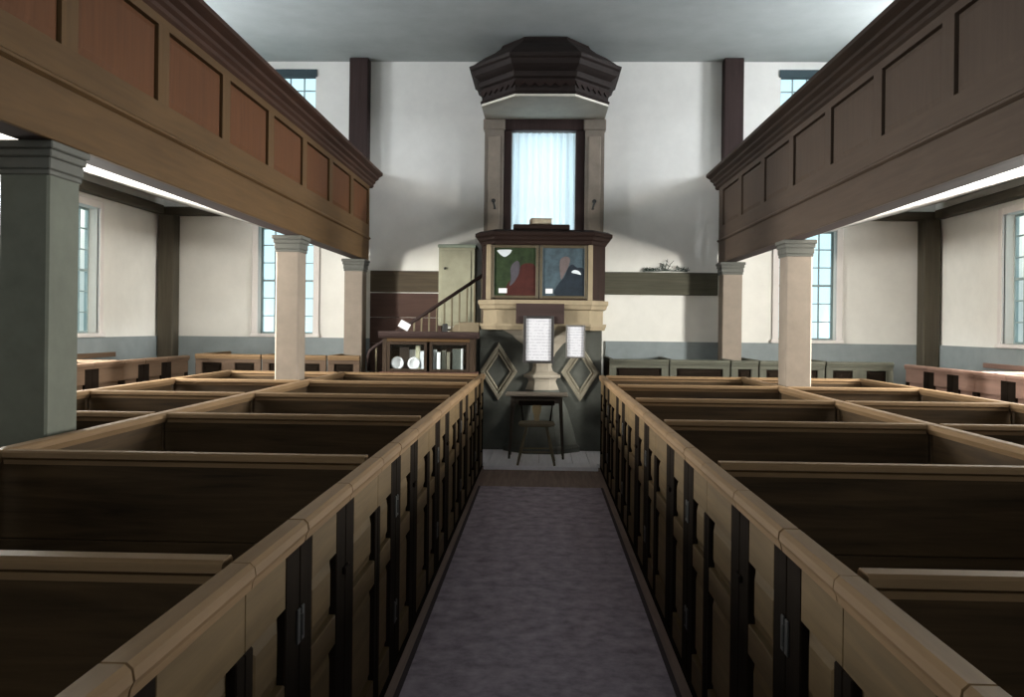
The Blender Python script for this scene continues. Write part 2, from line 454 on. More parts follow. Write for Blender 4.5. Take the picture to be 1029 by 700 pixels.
def backrun(root, S, x, L, name='back_panel', W_d=None, W_c=None):
    m = MB(); boards(m, S*(x-.015), S*(x+.015), 0.018, L-.018, .03, H-.04, 3)
    d = m.build(name, (W_d or W_div)('y'), root)
    prof = [(S*(x-.04), H-.028), (S*(x-.036), H-.006), (S*(x-.025), H+.002), (S*(x+.025), H+.002), (S*(x+.036), H-.006), (S*(x+.04), H-.028), (S*(x+.018), H-.06), (S*(x-.018), H-.06)]
    MB().prism_y(prof, 0, L).build('cap_rail', (W_c or W_cap)('y'), d)
    return d

PITCH = 1.66; Y00 = 0.37; XF = .691; XM = 2.36; XO = 3.72
ORD = ['nearest the viewer', 'second from the viewer', 'third from the viewer', 'third from the pulpit', 'second from the pulpit', 'nearest the pulpit']
def inner_pew(S):
    r = empty('box_pew', (S*(XF+.004*S), Y00, 0))
    front(r, S, PITCH, W_olive, W_dark, W_cap)
    D = XM-XF-.004*S
    divider(r, S, .04, D-.016, .042)
    backrun(r, S, D, PITCH)
    MB().box(S*(D-.09), S*(D-.018), .06, .13, .03, H-.06, .004).build('corner_post', W_cap('z'), r)
    MB().box(S*.06, S*(D-.02), PITCH-.42, PITCH-.02, .42, .45, .005).build('bench_seat', W_div('x'), r)
    return r
def outer_pew(S):
    r = empty('box_pew', (S*XM, Y00, 0))
    D = XO-XM
    divider(r, S, .045, D-.02, .042)
    backrun(r, S, D, PITCH, 'side_panel')
    MB().box(S*.02, S*.09, .06, .12, .03, H-.06, .004).build('corner_post', W_cap('z'), r)
    MB().box(S*.04, S*(D-.02), PITCH-.42, PITCH-.02, .42, .45, .005).build('bench_seat', W_div('x'), r)
    return r
def end_div(root, S, x0, x1):
    return divider(root, S, x0, x1, PITCH-.042, 'end_panel')
made = []
for S, side in ((-1, 'left'), (1, 'right')):
    for kind, fn in (('i', inner_pew), ('o', outer_pew)):
        p = fn(S); made.append((p, S, side, kind))
index_kids()
for p, S, side, kind in made:
    for k in range(6):
        o = p if k == 0 else copy_tree(p)
        o.location.y = Y00 + PITCH*k
        if kind == 'i':
            tag(o, 'panelled box pew with door on the %s of the aisle, %s' % (side, ORD[k]), 'pew', 'box pews on the %s of the aisle' % side)
        else:
            tag(o, 'box pew below the %s gallery, second off the aisle, %s' % (side, ORD[k]), 'pew', 'outer box pews on the %s' % side)
        if k == 5:
            if kind == 'i': end_div(o, S, .04, XM-XF-.004*S-.016)
            else: end_div(o, S, .045, XO-XM-.02)

# raised wall pews along the side walls
def wall_pew(S, L):
    WP = lambda a: W_pink(a, S)
    r = empty('wall_pew', (S*4.50, 0, .15))
    MB().box(S*(-.02), S*.94, 0, L, -.15, -.001, .004).build('platform', W_div('y'), r)
    front(r, S, L, WP, W_dark, WP, .50, 1.10)
    divider(r, S, .045, .95, .02, 'divider', W_div, WP)
    MB().box(S*.60, S*.95, .05, L-.03, .42, .45, .005).build('bench_seat', W_div('y'), r)
    MB().box(S*.935, S*.965, .0, L, H-.03, H+.03, .005).build('wall_rail', WP('y'), r)
    return r
WL = 1.74; wp = []
for S, side in ((-1, 'left'), (1, 'right')):
    wp.append((wall_pew(S, WL), S, side))
index_kids()
WORD = ['nearest the back wall', 'second from the back wall', 'third from the back wall', 'fourth from the back wall']
for p, S, side in wp:
    for k in range(4):
        o = p if k == 0 else copy_tree(p)
        o.location.y = 11.0-WL*(k+1)
        tag(o, 'raised rosy wooden pew against the %s wall, %s' % (side, WORD[k]), 'pew', 'wall pews on the %s' % side)

# raised pews along the back wall (local y runs to the left, x to the wall)
W_bk = lambda a: wood('back_pew_wood', (0.070, 0.070, 0.054), a)
W_bl = lambda a: wood('back_pew_brown', (0.085, 0.056, 0.038), a)
def back_front(r, S, L, W_f, W_c, W_p):
    n = max(1, round(L/.52)); t = .035; zt = H-.062
    MB().box(0, t, 0, L, zt-.05, zt, .003).build('top_rail', W_f('y'), r)
    MB().box(0, t, 0, L, .0, .30, .003).build('bottom_rail', W_f('y'), r)
    for i in range(n+1):
        y = L*i/n
        MB().box(0, t, max(0, y-.085), min(L, y+.085), .30, zt-.05, .003).build('stile', W_f('z'), r)
    for i in range(n):
        field_panel(1, .004, L*i/n+.085, L*(i+1)/n-.085, .30, zt-.05).build('panel', W_p('y'), r)
    MB().prism_y(cap_profile(1), 0, L).build('cap_rail', W_c('y'), r)
def back_pew(x_right, L, W_f, W_c, label, group, D=1.18):
    r = empty('panelled_pew', (x_right, 11.28, .16), PI/2)
    MB().box(-.02, D, .01, L-.01, -.16, -.001, .004).build('platform', W_div('y'), r)
    back_front(r, 1, L, W_f, W_c, W_dark)
    m = MB().box(.04, D-.01, L-.035, L-.005, .02, H-.04, .003); d = m.build('divider', W_div('x'), r)
    MB().box(.05, D-.01, L-.055, L-.001, H-.045, H, .006).build('cap_rail', W_c('x'), d)
    MB().box(D-.38, D-.01, .03, L-.05, .42, .45, .005).build('bench_seat', W_div('y'), r)
    tag(r, label, 'pew', group)
back_pew(-2.80, .84, W_bl, W_cap, 'low panelled pew against the back wall, right of the far left window', 'pews along the back wall at left')
back_pew(-3.66, .86, W_bl, W_cap, 'low panelled pew against the back wall, in the far left corner', 'pews along the back wall at left')
back_pew(1.62, .75, W_bk, W_bk, 'grey-green panelled pew against the back wall, next to the pulpit on its right', 'pews along the back wall at right')
back_pew(2.40, .76, W_bk, W_bk, 'grey-green panelled pew under the board band, just left of the far right post', 'pews along the back wall at right')
back_pew(2.76, .34, W_bk, W_bk, 'short grey-green panelled pew in front of the far right gallery post', 'pews along the back wall at right', .70)
back_pew(3.60, .82, W_bk, W_bk, 'grey-green panelled pew against the back wall below the far right window', 'pews along the back wall at right')
back_pew(4.46, .84, W_bk, W_bk, 'grey-green panelled pew in the far right corner', 'pews along the back wall at right')
back_pew(-2.36, .42, W_bl, W_cap, 'short brown panelled pew in front of the far left gallery post', 'pews along the back wall at left', .70)

# ------------------------------------------------------------------ floor coverings
o = MB().box(-.62, .62, -2.0, 9.05, 0.0, .008).build('aisle_runner', plain('runner_weave', (0.36, 0.305, 0.36), 0.95, 0.35, 9.0, bump=.4))
MB().box(-.645, -.62, -2.0, 9.05, 0, .009).build('edge_binding', plain('runner_edge', (.06, .045, .05), .9), o); MB().box(.62, .645, -2.0, 9.05, 0, .009).build('edge_binding', plain('runner_edge', (.06, .045, .05), .9), o)
tag(o, 'long faded purple-grey carpet runner down the aisle', 'carpet')
m = MB()
for i in range(8):
    m.box(-.82+i*.2, -.624+i*.2, 10.40, 12.42, 0, .045, .004)
m.box(-.665, .665, 10.14, 10.397, 0, .045, .004)
tag(m.build('pulpit_step', wood('pale_step_boards', (0.80, 0.78, 0.84), 'y', contrast=.12)), 'pale low board platform in front of the pulpit', 'platform')

# ------------------------------------------------------------------ pulpit
def hoct(hw, fw, yf, ys, yb, z, o=0.0):
    return [(-hw-o, yb, z), (-hw-o, ys-o*.41, z), (-fw-o*.41, yf-o, z), (fw+o*.41, yf-o, z), (hw+o, ys-o*.41, z), (hw+o, yb, z)]
P = empty('pulpit', (0, 0, 0)); tag(P, 'tall wooden pulpit with flared stem and diamond-panelled base at the end of the aisle', 'pulpit')
CX = .005
def shift(rs): return [[(x+CX, y, z) for x, y, z in r] for r in rs]
# backdrop block with side panels
m = MB().box(-.82, .78, 11.48, 12.45, .045, 1.62, .006); m.build('base_case', M_pgrey, P)
for cx in (-.57, .50):
    rings = []
    def dia(hw, hh, y): return [(cx, y, 1.07-hh), (cx+hw, y, 1.07), (cx, y, 1.07+hh), (cx-hw, y, 1.07)]
    m = MB(); m.loft([dia(.25, .38, 11.481), dia(.25, .38, 11.455), dia(.235, .36, 11.445), dia(.20, .305, 11.445), dia(.19, .29, 11.46), dia(.17, .26, 11.46), dia(.16, .245, 11.452), dia(.15, .23, 11.465), dia(.14,.215,11.478)], cap=False)
    m.build('diamond_moulding', M_pmould, P)
# octagonal stem
prof = [(.50, .045), (.50, .10), (.46, .14), (.42, .30), (.33, .60), (.255, .84), (.225, .95), (.235, .985), (.27, 1.0), (.275, 1.03), (.245, 1.05),
        (.20, 1.08), (.185, 1.14), (.19, 1.22), (.22, 1.32), (.29, 1.44), (.40, 1.55), (.52, 1.62)]
m = MB(); m.lathe([(r*1.08, z) for r, z in prof[5:]], 8, CX, 11.62, PI/8)
m.build('stem', M_pstone, P)
m = MB(); m.lathe([(r*1.08, z) for r, z in prof[:6]], 8, CX, 11.62, PI/8)
m.build('stem_foot', M_pgrey, P)  # same stem; darker grey paints in the table's shadow low down
# entablature under the desk
R = lambda z, o: hoct(.80, .60, 11.12, 11.40, 12.45, z, o)
lev = [(1.62, -.03), (1.62, .0), (1.67, .02), (1.70, .02), (1.70, -.02), (1.87, -.02), (1.89, .02), (1.93, .03), (1.95, .045), (2.0, .045), (2.0, 0)]
MB().loft(shift([R(z, o) for z, o in lev])).build('entablature', M_ptan, P)
MB().loft(shift([R(1.96, 0), R(2.72, 0)])).build('desk_body', W_brown('z'), P)
lev = [(2.70, .0), (2.72, .015), (2.75, .02), (2.77, .05), (2.80, .06), (2.82, .09), (2.86, .09), (2.89, .03), (2.90, -.05)]
MB().loft(shift([R(z, o) for z, o in lev])).build('desk_cornice', W_brown('x'), P)
MB().box(-.385, .335, 11.14, 11.62, 2.88, 2.965, .012).build('book_rest', W_brown('x'), P)
for x in (-.69, .60):
    MB().box(x-.03, x+.03, 11.09, 11.13, 2.0, 2.70, .006).build('corner_strip', M_ptan, P)
# shadow behind the notice is built as a dark board further down
# tall back: pilasters, frame, soffit, sounding board
for sx in (-1, 1):
    m = MB().box(sx*.57, sx*.84, 12.28, 12.49, 2.7, 4.57, .006).box(sx*.55, sx*.86, 12.26, 12.49, 4.42, 4.57, .01).box(sx*.55, sx*.86, 12.26, 12.49, 2.7, 2.86, .01)
    pl = m.build('pilaster', plain('pilaster_paint', (0.19, 0.160, 0.130), .6, .15, 5), P)
    MB().box(sx*.62, sx*.79, 12.262, 12.285, 2.95, 4.33, .008).build('pilaster_panel', plain('pilaster_panel_paint', (0.235, 0.195, 0.155), .6, .15, 5), pl)
    h = MB(); h.tube([(sx*.705, 12.265, 3.42), (sx*.705, 12.21, 3.40), (sx*.690, 12.18, 3.35), (sx*.675, 12.19, 3.30), (sx*.69, 12.22, 3.31)], .014, 8)
    h.lathe([(.03, 12.25), (.03, 12.264)], 10, sx*.705, 3.42, 0, 'y')
    h.build('candle_hook', M_iron, P)
m = MB().box(-.57, -.46, 12.32, 12.49, 2.7, 4.42, .01).box(.44, .57, 12.32, 12.49, 2.7, 4.42, .01).box(-.57, .57, 12.30, 12.49, 4.42, 4.585, .01)
m.build('window_surround', W_timber('z'), P)
B = lambda z, o: hoct(.835, .38, 11.07, 11.60, 12.49, z, o)
lev = [(4.60, -.10), (4.60, 0), (4.63, .02), (4.65, .0), (4.80, .0), (4.82, .04), (4.88, .05), (4.90, .02), (4.93, .07), (4.96, .11), (5.02, .13),
       (5.04, .16), (5.08, .17), (5.095, .13), (5.15, .06), (5.22, -.03), (5.30, -.16), (5.37, -.24), (5.41, -.26)]
sb = MB().loft([B(z, o) for z, o in lev]).build('sounding_board', wood('sounding_brown', (0.020, 0.014, 0.012), 'x'), P)
MB().loft([B(4.575, .004), B(4.603, .004)]).build('sounding_soffit', plain('sounding_soffit_paint', (.62, .58, .50), .7, .1, 4), sb)
# scalloped fringe round the sounding board
m = MB(); pts = [Vector(p) for p in B(0, .008)]
for a, b in zip(pts[1:4], pts[2:5]):
    n = int((b-a).length/.11); d = (b-a)/n; nrm = Vector((d.y, -d.x, 0)).normalized()*.012
    for i in range(n):
        p0, p1, p2 = a+d*i, a+d*(i+.5), a+d*(i+1)
        tri = [(p0.x, p0.y, 4.74), (p1.x, p1.y, 4.685), (p2.x, p2.y, 4.74), (p2.x, p2.y, 4.77), (p0.x, p0.y, 4.77)]
        m.loft([tri, [(x+nrm.x, y+nrm.y, z) for x, y, z in tri]])
m.build('scalloped_fringe', W_brown('x'), sb)
# curtain behind the pulpit
bm = bmesh.new(); nx, nz = 96, 6
G = []
for i in range(nx+1):
    u = i/nx; x = -.455+.89*u
    col = []
    for j in range(nz+1):
        z = 2.80 + 1.60*j/nz
        y = 12.40 + .022*math.sin(u*60+.6*math.sin(u*17)) + .006*math.sin(u*140+j)
        col.append(bm.verts.new((x, y, z)))
    G.append(col)
for i in range(nx):
    for j in range(nz): bm.faces.new((G[i][j], G[i+1][j], G[i+1][j+1], G[i][j+1]))
m = MB(); m.bm.free(); m.bm = bm
tag(m.build('curtain', cloth_translucent('sheer_cloth', (0.86, 0.93, 0.97)), None, True), 'sheer white curtain hanging in the window behind the pulpit', 'curtain')
# Bible on the book rest
bk = empty('pulpit_book', (-.03, 11.30, 2.967), .12); tag(bk, 'thick worn closed book lying on top of the pulpit desk', 'book')
MB().box(-.125, .125, -.10, .10, .008, .072, .003).build('pages', plain('book_pages', (0.42, 0.36, 0.27), .9, .15, 20), bk)
m = MB().box(-.135, .13, -.11, .11, 0, .009, .003).box(-.135, .13, -.11, .11, .071, .082, .003).box(-.14, -.127, -.11, .11, 0, .082, .003)
m.build('cover', plain('book_leather', (0.22, 0.17, 0.12), .7, .2, 10), bk)

# framed pictures on the desk front
def framed(name, cx, y, z0, z1, w, fw, frame_mat, label, cat, group=None):
    r = empty(name, (cx, y, z0)); tag(r, label, cat, group)
    h = z1-z0
    m = MB().box(-w/2, -w/2+fw, -.025, 0, 0, h, .005).box(w/2-fw, w/2, -.025, 0, 0, h, .005)
    m.box(-w/2+fw, w/2-fw, -.025, 0, 0, fw, .005).box(-w/2+fw, w/2-fw, -.025, 0, h-fw, h, .005)
    m.build('frame', frame_mat, r)
    return r, w-2*fw, h-2*fw, fw
def poly(pts, y, t=.0015):
    m = MB(); m.loft([[(x, y, z) for x, z in pts], [(x, y-t, z) for x, z in pts]]); return m
def smooth_poly(pts, n=4):
    out = []
    N = len(pts)
    for i in range(N):
        p0, p1, p2, p3 = [Vector(pts[(i+k-1) % N]) for k in range(4)]
        for j in range(n):
            t = j/n
            out.append(tuple(.5*((2*p1)+(p2-p0)*t+(2*p0-5*p1+4*p2-p3)*t*t+(3*p1-p0-3*p2+p3)*t**3)))
    return out
FR = plain('gilt_dark_frame', (0.055, 0.042, 0.022), .5, .2, 8, spec=.5)
r, w, h, f = framed('framed_picture', -.355, 11.118, 2.02, 2.695, .60, .035, FR, 'framed dark green picture with a red-robed figure, on the left of the pulpit front', 'picture', 'framed pictures on the pulpit')
c = MB().box(-w/2, w/2, -.008, -.002, f, f+h).build('canvas', plain('canvas_green', (0.015, 0.026, 0.010), .6, .6, 9), r)
poly(smooth_poly([(w/2-.002, f+.002), (-.11, f+.002), (-.09, f+.15), (.02, f+.27), (.08, f+.38), (.16, f+.41), (w/2-.002, f+.36)], 3), -.008).build('robe', plain('robe_red', (0.036, 0.008, 0.006), .6, .3, 12), c)
poly(smooth_poly([(-.07, f+.12), (-.05, f+.22), (-.06, f+.33), (-.03, f+.40), (.03, f+.44), (.06, f+.39), (.05, f+.28), (-.01, f+.17)]), -.0095).build('face', plain('face_grey', (0.050, 0.045, 0.055), .6, .2, 12), c)
poly(smooth_poly([(-.22, f+.575), (-.20, f+.53), (-.14, f+.49), (-.09, f+.51), (-.05, f+.555), (-.06, f+.58)]), -.008).build('painted_reflection', plain('picture_white', (0.50, 0.54, 0.58), .6, .1, 12), c)  # white patch paints a window reflection in the glass onto the canvas
MB().box(-.205, -.10, -.014, -.0085, f+.03, f+.09).build('label_card', plain('card_white', (0.6, 0.6, 0.63), .9, .03), r)
r, w, h, f = framed('framed_picture', .260, 11.118, 2.02, 2.695, .60, .035, FR, 'framed blue-grey picture of a dark-coated figure, on the right of the pulpit front', 'picture', 'framed pictures on the pulpit')
c = MB().box(-w/2, w/2, -.008, -.002, f, f+h).build('canvas', plain('canvas_blue', (0.040, 0.060, 0.074), .6, .45, 7), r)
poly(smooth_poly([(w/2-.002, f+.002), (-.10, f+.002), (-.07, f+.14), (.01, f+.24), (.06, f+.36), (.11, f+.40), (.17, f+.36), (w/2-.002, f+.33)], 3), -.008).build('coat', plain('coat_blue', (0.010, 0.015, 0.022), .6, .3, 12), c)
poly(smooth_poly([(-.03, f+.21), (-.05, f+.36), (-.04, f+.46), (.02, f+.50), (.08, f+.47), (.06, f+.37), (.01, f+.27)]), -.0095).build('face', plain('face_pink', (0.095, 0.075, 0.075), .6, .2, 12), c)
poly(smooth_poly([(.10, f+.30), (.14, f+.33), (.20, f+.31), (.22, f+.27), (.17, f+.28)]), -.0095).build('collar', plain('picture_white', (0.50, 0.54, 0.58)), c)
MB().box(-.225, -.135, -.014, -.0085, f+.03, f+.09).build('label_card', plain('card_white', (0.6, 0.6, 0.63)), r)
# framed notices
BLK = plain('black_frame', (0.018, 0.016, 0.016), .5, .2, 8, spec=.4)
r, w, h, f = framed('framed_notice', -.045, 11.06, 1.20, 1.80, .385, .035, BLK, 'large black-framed white notice hung on the centre of the pulpit stem', 'notice', 'framed notices on the pulpit')
MB().box(-w/2, w/2, -.008, -.002, f, f+h).build('sheet', paper_mat('printed_sheet', 26), r)
m = MB().box(-.335, .275, 11.062, 11.088, 1.70, 1.955, .004)
m.build('notice_shadow', W_timber('x'), P)  # dark board put where only shadow lies behind the notice
r, w, h, f = framed('framed_notice', .42, 11.07, 1.27, 1.69, .245, .02, plain('grey_frame', (0.10, 0.095, 0.09), .5, .2, 8), 'smaller grey-framed white notice on the right side of the pulpit', 'notice', 'framed notices on the pulpit')
MB().box(-w/2, w/2, -.008, -.002, f, f+h).build('sheet', paper_mat('printed_sheet_small', 30), r)

# ------------------------------------------------------------------ stair, landing, cupboard
T = empty('pulpit_stair', (0, 0, 0)); tag(T, 'wooden stair with slender balustrade climbing to the pulpit from the left', 'stair')
n = 8; x0, x1 = -2.30, -1.10; zl = 1.66
m = MB()
for i in range(n):
    a = x0+(x1-x0)*i/n; b = x0+(x1-x0)*(i+1)/n
    m.box(a-.02, b+.001, 11.60, 12.40, .02+(zl-.06)*(i+.86)/n, .02+(zl-.06)*(i+1)/n, .004)
    m.box(b-.02, b, 11.62, 12.40, .0+(zl-.06)*i/n, (zl-.06)*(i+1)/n)
m.build('treads', W_div('x'), T)
m = MB(); m.loft([[(x0-.05, 11.55, 0), (x0+.10, 11.55, 0), (x1+.01, 11.55, zl-.30), (x1+.01, 11.55, zl+.02), (x1-.05, 11.55, zl+.02), (x0-.05, 11.55, .30)],
                  [(x0-.05, 11.60, 0), (x0+.10, 11.60, 0), (x1+.01, 11.60, zl-.30), (x1+.01, 11.60, zl+.02), (x1-.05, 11.60, zl+.02), (x0-.05, 11.60, .30)]])
m.build('stringer', M_ptan, T)
m = MB().box(-1.10, -.83, 11.50, 12.42, zl-.08, zl+.05, .006); m.build('landing', M_ptan, T)
m = MB().box(-1.10, -.83, 11.56, 12.42, 0, zl-.08, .004); m.build('landing_case', M_pgrey, T)
m = MB(); pts = [(-2.30, 11.56, 1.05), (-2.31, 11.56, 1.22), (-2.29, 11.56, 1.31), (-2.22, 11.56, 1.37), (-1.90, 11.56, 1.585), (-.78, 11.56, 2.345)]
m.tube(pts, .024, 8); m.build('handrail', W_timber('x'), T, True)
nb = 15
for i in range(nb):
    x = -2.20+(1.40)*i/(nb-1)
    zr = 1.37+(x+2.22)*(2.345-1.37)/1.44
    zb_ = max(.15, min(zl+.05, .22+(x-x0)*(zl-.2)/(x1-x0)))
    MB().box(x-.011, x+.011, 11.55, 11.572, zb_, zr, .003).build('baluster', plain('baluster_paint', (0.15, 0.125, 0.08), .6, .1, 6), T)
MB().box(-.80, -.74, 11.52, 11.58, zl+.05, 2.70, .006).build('newel', W_timber('z'), T)

cb = empty('landing_cupboard', (-1.19, 12.25, 0)); tag(cb, 'tall narrow pale cupboard at the head of the pulpit stair', 'cupboard')
MB().box(-.25, .25, -.20, .20, zl, 2.74, .006).build('body', plain('cupboard_paint', (0.33, 0.32, 0.235), .6, .12, 5), cb)
MB().box(-.265, .265, -.215, .21, 2.74, 2.785, .01).build('top', plain('cupboard_top_paint', (0.26, 0.30, 0.24), .6, .12, 5), cb)
d = MB().box(-.22, .20, -.212, -.201, zl+.05, 2.70, .004).build('door', plain('cupboard_paint', (0.33, 0.32, 0.235)), cb)
MB().lathe([(.012, -.235), (.018, -.228), (.010, -.212)], 10, -.16, 2.45, 0, 'y').build('knob', M_iron, d)

# ------------------------------------------------------------------ glazed display cabinet
K = empty('display_cabinet', (-1.43, 11.12, 0)); K.scale = (.90, 1, 1); tag(K, 'dark wooden glass-fronted cabinet beside the pulpit stair', 'cabinet')
wd = lambda a: wood('cabinet_wood', (0.030, 0.019, 0.012), a)
MB().box(-.66, .66, -.17, .20, .04, 1.04, .006).build('lower_case', wd('x'), K)
MB().box(-.68, .68, -.20, .20, 1.04, 1.075, .008).build('ledge', wood('ledge_wood', (0.09, 0.045, 0.035), 'x'), K)
m = MB().box(-.64, -.58, -.17, .20, 1.075, 1.51, .004).box(.58, .64, -.17, .20, 1.075, 1.51, .004).box(-.58, .58, .17, .20, 1.075, 1.51)
m.build('case_sides', wd('z'), K)
m = MB()
m.prism_x([(-.20, 1.50), (-.225, 1.53), (-.235, 1.56), (-.235, 1.585), (.21, 1.585), (.21, 1.50)], -.69, .69)
m.build('top', W_timber('x'), K)
MB().box(-.58, .58, -.165, .17, 1.46, 1.50).build('frieze', wood('frieze_wood', (0.075, 0.042, 0.018), 'x'), K)
for a, b in ((-.575, -.02), (.02, .575)):
    m = MB().box(a, a+.04, -.17, -.145, 1.08, 1.455, .003).box(b-.04, b, -.17, -.145, 1.08, 1.455, .003).box(a+.04, b-.04, -.17, -.145, 1.08, 1.115, .003).box(a+.04, b-.04, -.17, -.145, 1.42, 1.455, .003)
    d = m.build('door', wd('z'), K)
    MB().box(a+.035, b-.035, -.160, -.156, 1.11, 1.425).build('pane', glass('cabinet_glass', (.95, .97, .97), .04), d)
# contents
def plate(x, y, z, r, lean, label):
    m = MB(); m.lathe([(.0*r+.001, 0), (r*.62, 0.0), (r*.70, -.006), (r, -.016), (r, -.020), (r*.68, -.011), (r*.60, -.006), (.001, -.005)], 28, 0, 0, 0, 'y')
    o = m.build('plate', plain('pewter_white', (0.86, 0.86, 0.90), .35, .05, 10, spec=.5), None, True)
    o.location = (x, y, z+r); o.rotation_euler = (lean, 0, 0)
    tag(o, label, 'plate', 'plates in the glass cabinet')
plate(-1.831, 11.04, 1.10, .082, -.12, 'round white plate standing in the glass cabinet, leftmost')
plate(-1.615, 11.03, 1.10, .080, -.12, 'round white plate standing in front of a paper in the glass cabinet')
def cab_book(x, w, h, y, col, label, lean=0):
    r = empty('book', (x, y, 1.077)); tag(r, label, 'book', 'books in the glass cabinet')
    r.rotation_euler = (0, lean, 0)
    MB().box(-w/2, w/2, -.06, .06, 0, h, .003).build('cover', plain('book_%d_%d_%d' % tuple(int(c*100) for c in col), col, .7, .15, 10), r)
    MB().box(-w/2+.004, w/2-.004, -.055, .0615, .004, h+.001, .001).build('pages', plain('book_pages', (0.42, 0.36, 0.27)), r)
pm = MB().box(-.045, .045, -.003, .003, 0, .27, .001).build('printed_card', plain('card_white', (.85, .85, .88)))
pm.location = (-1.651, 11.16, 1.08); tag(pm, 'white card propped behind a plate in the glass cabinet', 'card')
pm = MB().box(-.06, .06, -.003, .003, 0, .30, .001).build('printed_card', plain('card_pink', (.42, .33, .30)))
pm.location = (-1.772, 11.22, 1.08); tag(pm, 'tall brownish card behind the plates at the left of the glass cabinet', 'card')
cab_book(-1.515, .05, .26, 11.08, (.80, .82, .90), 'white book standing right of the plates in the glass cabinet')
cab_book(-1.583, .05, .33, 11.16, (.50, .47, .34), 'tall tan book standing behind the white book in the glass cabinet')
cab_book(-1.353, .035, .28, 11.06, (.50, .52, .56), 'grey book at the left edge of the right cabinet door')
cab_book(-1.304, .04, .25, 11.04, (.85, .87, .92), 'white book standing beside the grey book in the glass cabinet')
cab_book(-1.241, .05, .27, 11.08, (.12, .12, .10), 'dark book standing in the middle of the right cabinet half')
cab_book(-1.183, .04, .25, 11.08, (.20, .18, .14), 'brown book standing right of the dark book in the glass cabinet')
cab_book(-1.079, .11, .29, 11.10, (.10, .11, .10), 'wide black volume standing near the right end of the glass cabinet')
cab_book(-1.007, .028, .30, 11.05, (.86, .86, .88), 'thin white book standing right of the wide black volume')
# things on the cabinet
bx = MB().box(-.03, .03, -.03, .03, 0, .10, .004).build('small_box', M_iron)  # plain small dark box, its use not known
bx.location = (-1.24, 11.14, 1.586); tag(bx, 'small black box standing on top of the glass cabinet', 'box')
bx = MB().box(-.07, .07, -.002, .002, 0, .10, .001).build('paper_slip', plain('card_white', (.85, .85, .88)))
bx.location = (-1.79, 11.16, 1.586); bx.rotation_euler = (-.3, .5, .1); bx.location.z = 1.618
tag(bx, 'white slip of paper leaning on top of the glass cabinet', 'paper')

# ------------------------------------------------------------------ table and chair
Tb = empty('side_table', (-.06, 10.88, .045)); tag(Tb, 'small wooden table with thin tapered legs in front of the pulpit', 'table')
wt = lambda a: wood('table_wood', (0.040, 0.031, 0.024), a)
m = MB(); prof = [(-.37, -.21), (.37, -.21), (.385, -.195), (.385, .195), (.37, .21), (-.37, .21), (-.385, .195), (-.385, -.195)]
m.loft([[(x*.97, y*.97, .765) for x, y in prof], [(x, y, .772) for x, y in prof], [(x, y, .785) for x, y in prof], [(x*.985, y*.985, .792) for x, y in prof]])
m.build('tabletop', wood('table_top_wood', (0.15, 0.125, 0.10), 'x'), Tb)
MB().box(-.30, .30, -.165, -.145, .68, .765).box(-.30, .30, .145, .165, .68, .765).box(-.31, -.29, -.145, .145, .68, .765).box(.29, .31, -.145, .145, .68, .765).build('apron', wt('x'), Tb)
for sx in (-1, 1):
    for sy in (-1, 1):
        m = MB(); q = lambda z, r, k: [(sx*(.295+k)+a*r, sy*(.155+k*.3)+b*r, z) for a, b in ((-1,-1),(1,-1),(1,1),(-1,1))]
        m.loft([q(0, .013, .035), q(.10, .015, .03), q(.70, .021, .0), q(.764, .022, 0)])
        m.build('leg', wt('z'), Tb)
Ch = empty('plank_chair', (-.055, 10.36, .049)); Ch.scale = (1.08, 1.0, 1.0); tag(Ch, 'low plank-seated chair with splayed legs standing before the small table', 'chair')
wc = lambda a: wood('chair_wood', (0.14, 0.115, 0.075), a)
m = MB(); pr = []
for i in range(24):
    a = 2*PI*i/24
    c, s = math.cos(a), math.sin(a)
    pr.append((.20*math.copysign(abs(c)**.55, c), .19*math.copysign(abs(s)**.6, s)))
m.loft([[(x*.9, y*.9, .445) for x, y in pr], [(x, y, .455) for x, y in pr], [(x, y, .475) for x, y in pr], [(x*.93, y*.93, .485) for x, y in pr], [(x*.5, y*.5, .477) for x, y in pr]])
m.build('seat', wc('x'), Ch)
feet = {}
for sx in (-1, 1):
    for sy in (-1, 1):
        top = Vector((sx*.105, sy*.115, .45)); bot = Vector((sx*.20, sy*.19, 0))
        m = MB(); m.tube([bot, bot.lerp(top, .45), top], [.012, .017, .013], 8); m.build('leg', wc('z'), Ch, True)
        feet[sx, sy] = (bot, top)
for sy in (-1, 1):
    a = feet[-1, sy][0].lerp(feet[-1, sy][1], .34); b = feet[1, sy][0].lerp(feet[1, sy][1], .34)
    m = MB(); m.tube([a, a.lerp(b, .5), b], [.008, .011, .008], 8); m.build('stretcher', wc('x'), Ch, True)
m = MB(); spl = [(-.028, .48), (-.030, .54), (-.048, .60), (-.052, .645), (-.048, .67), (.048, .67), (.052, .645), (.048, .60), (.030, .54), (.028, .48)]
m.loft([[(x, .165+(z-.48)*.12, z) for x, z in spl], [(x, .177+(z-.48)*.12, z) for x, z in spl]])
m.build('splat', wood('splat_wood', (0.33, 0.26, 0.15), 'z'), Ch)
for sx in (-1, 1):
    m = MB(); m.tube([(sx*.15, .15, .48), (sx*.175, .19, .69)], [.010, .008], 8); m.build('back_spindle', W_dark('z'), Ch, True)
MB().box(-.20, .20, .183, .205, .665, .725, .008).build('crest_rail', W_dark('x'), Ch)

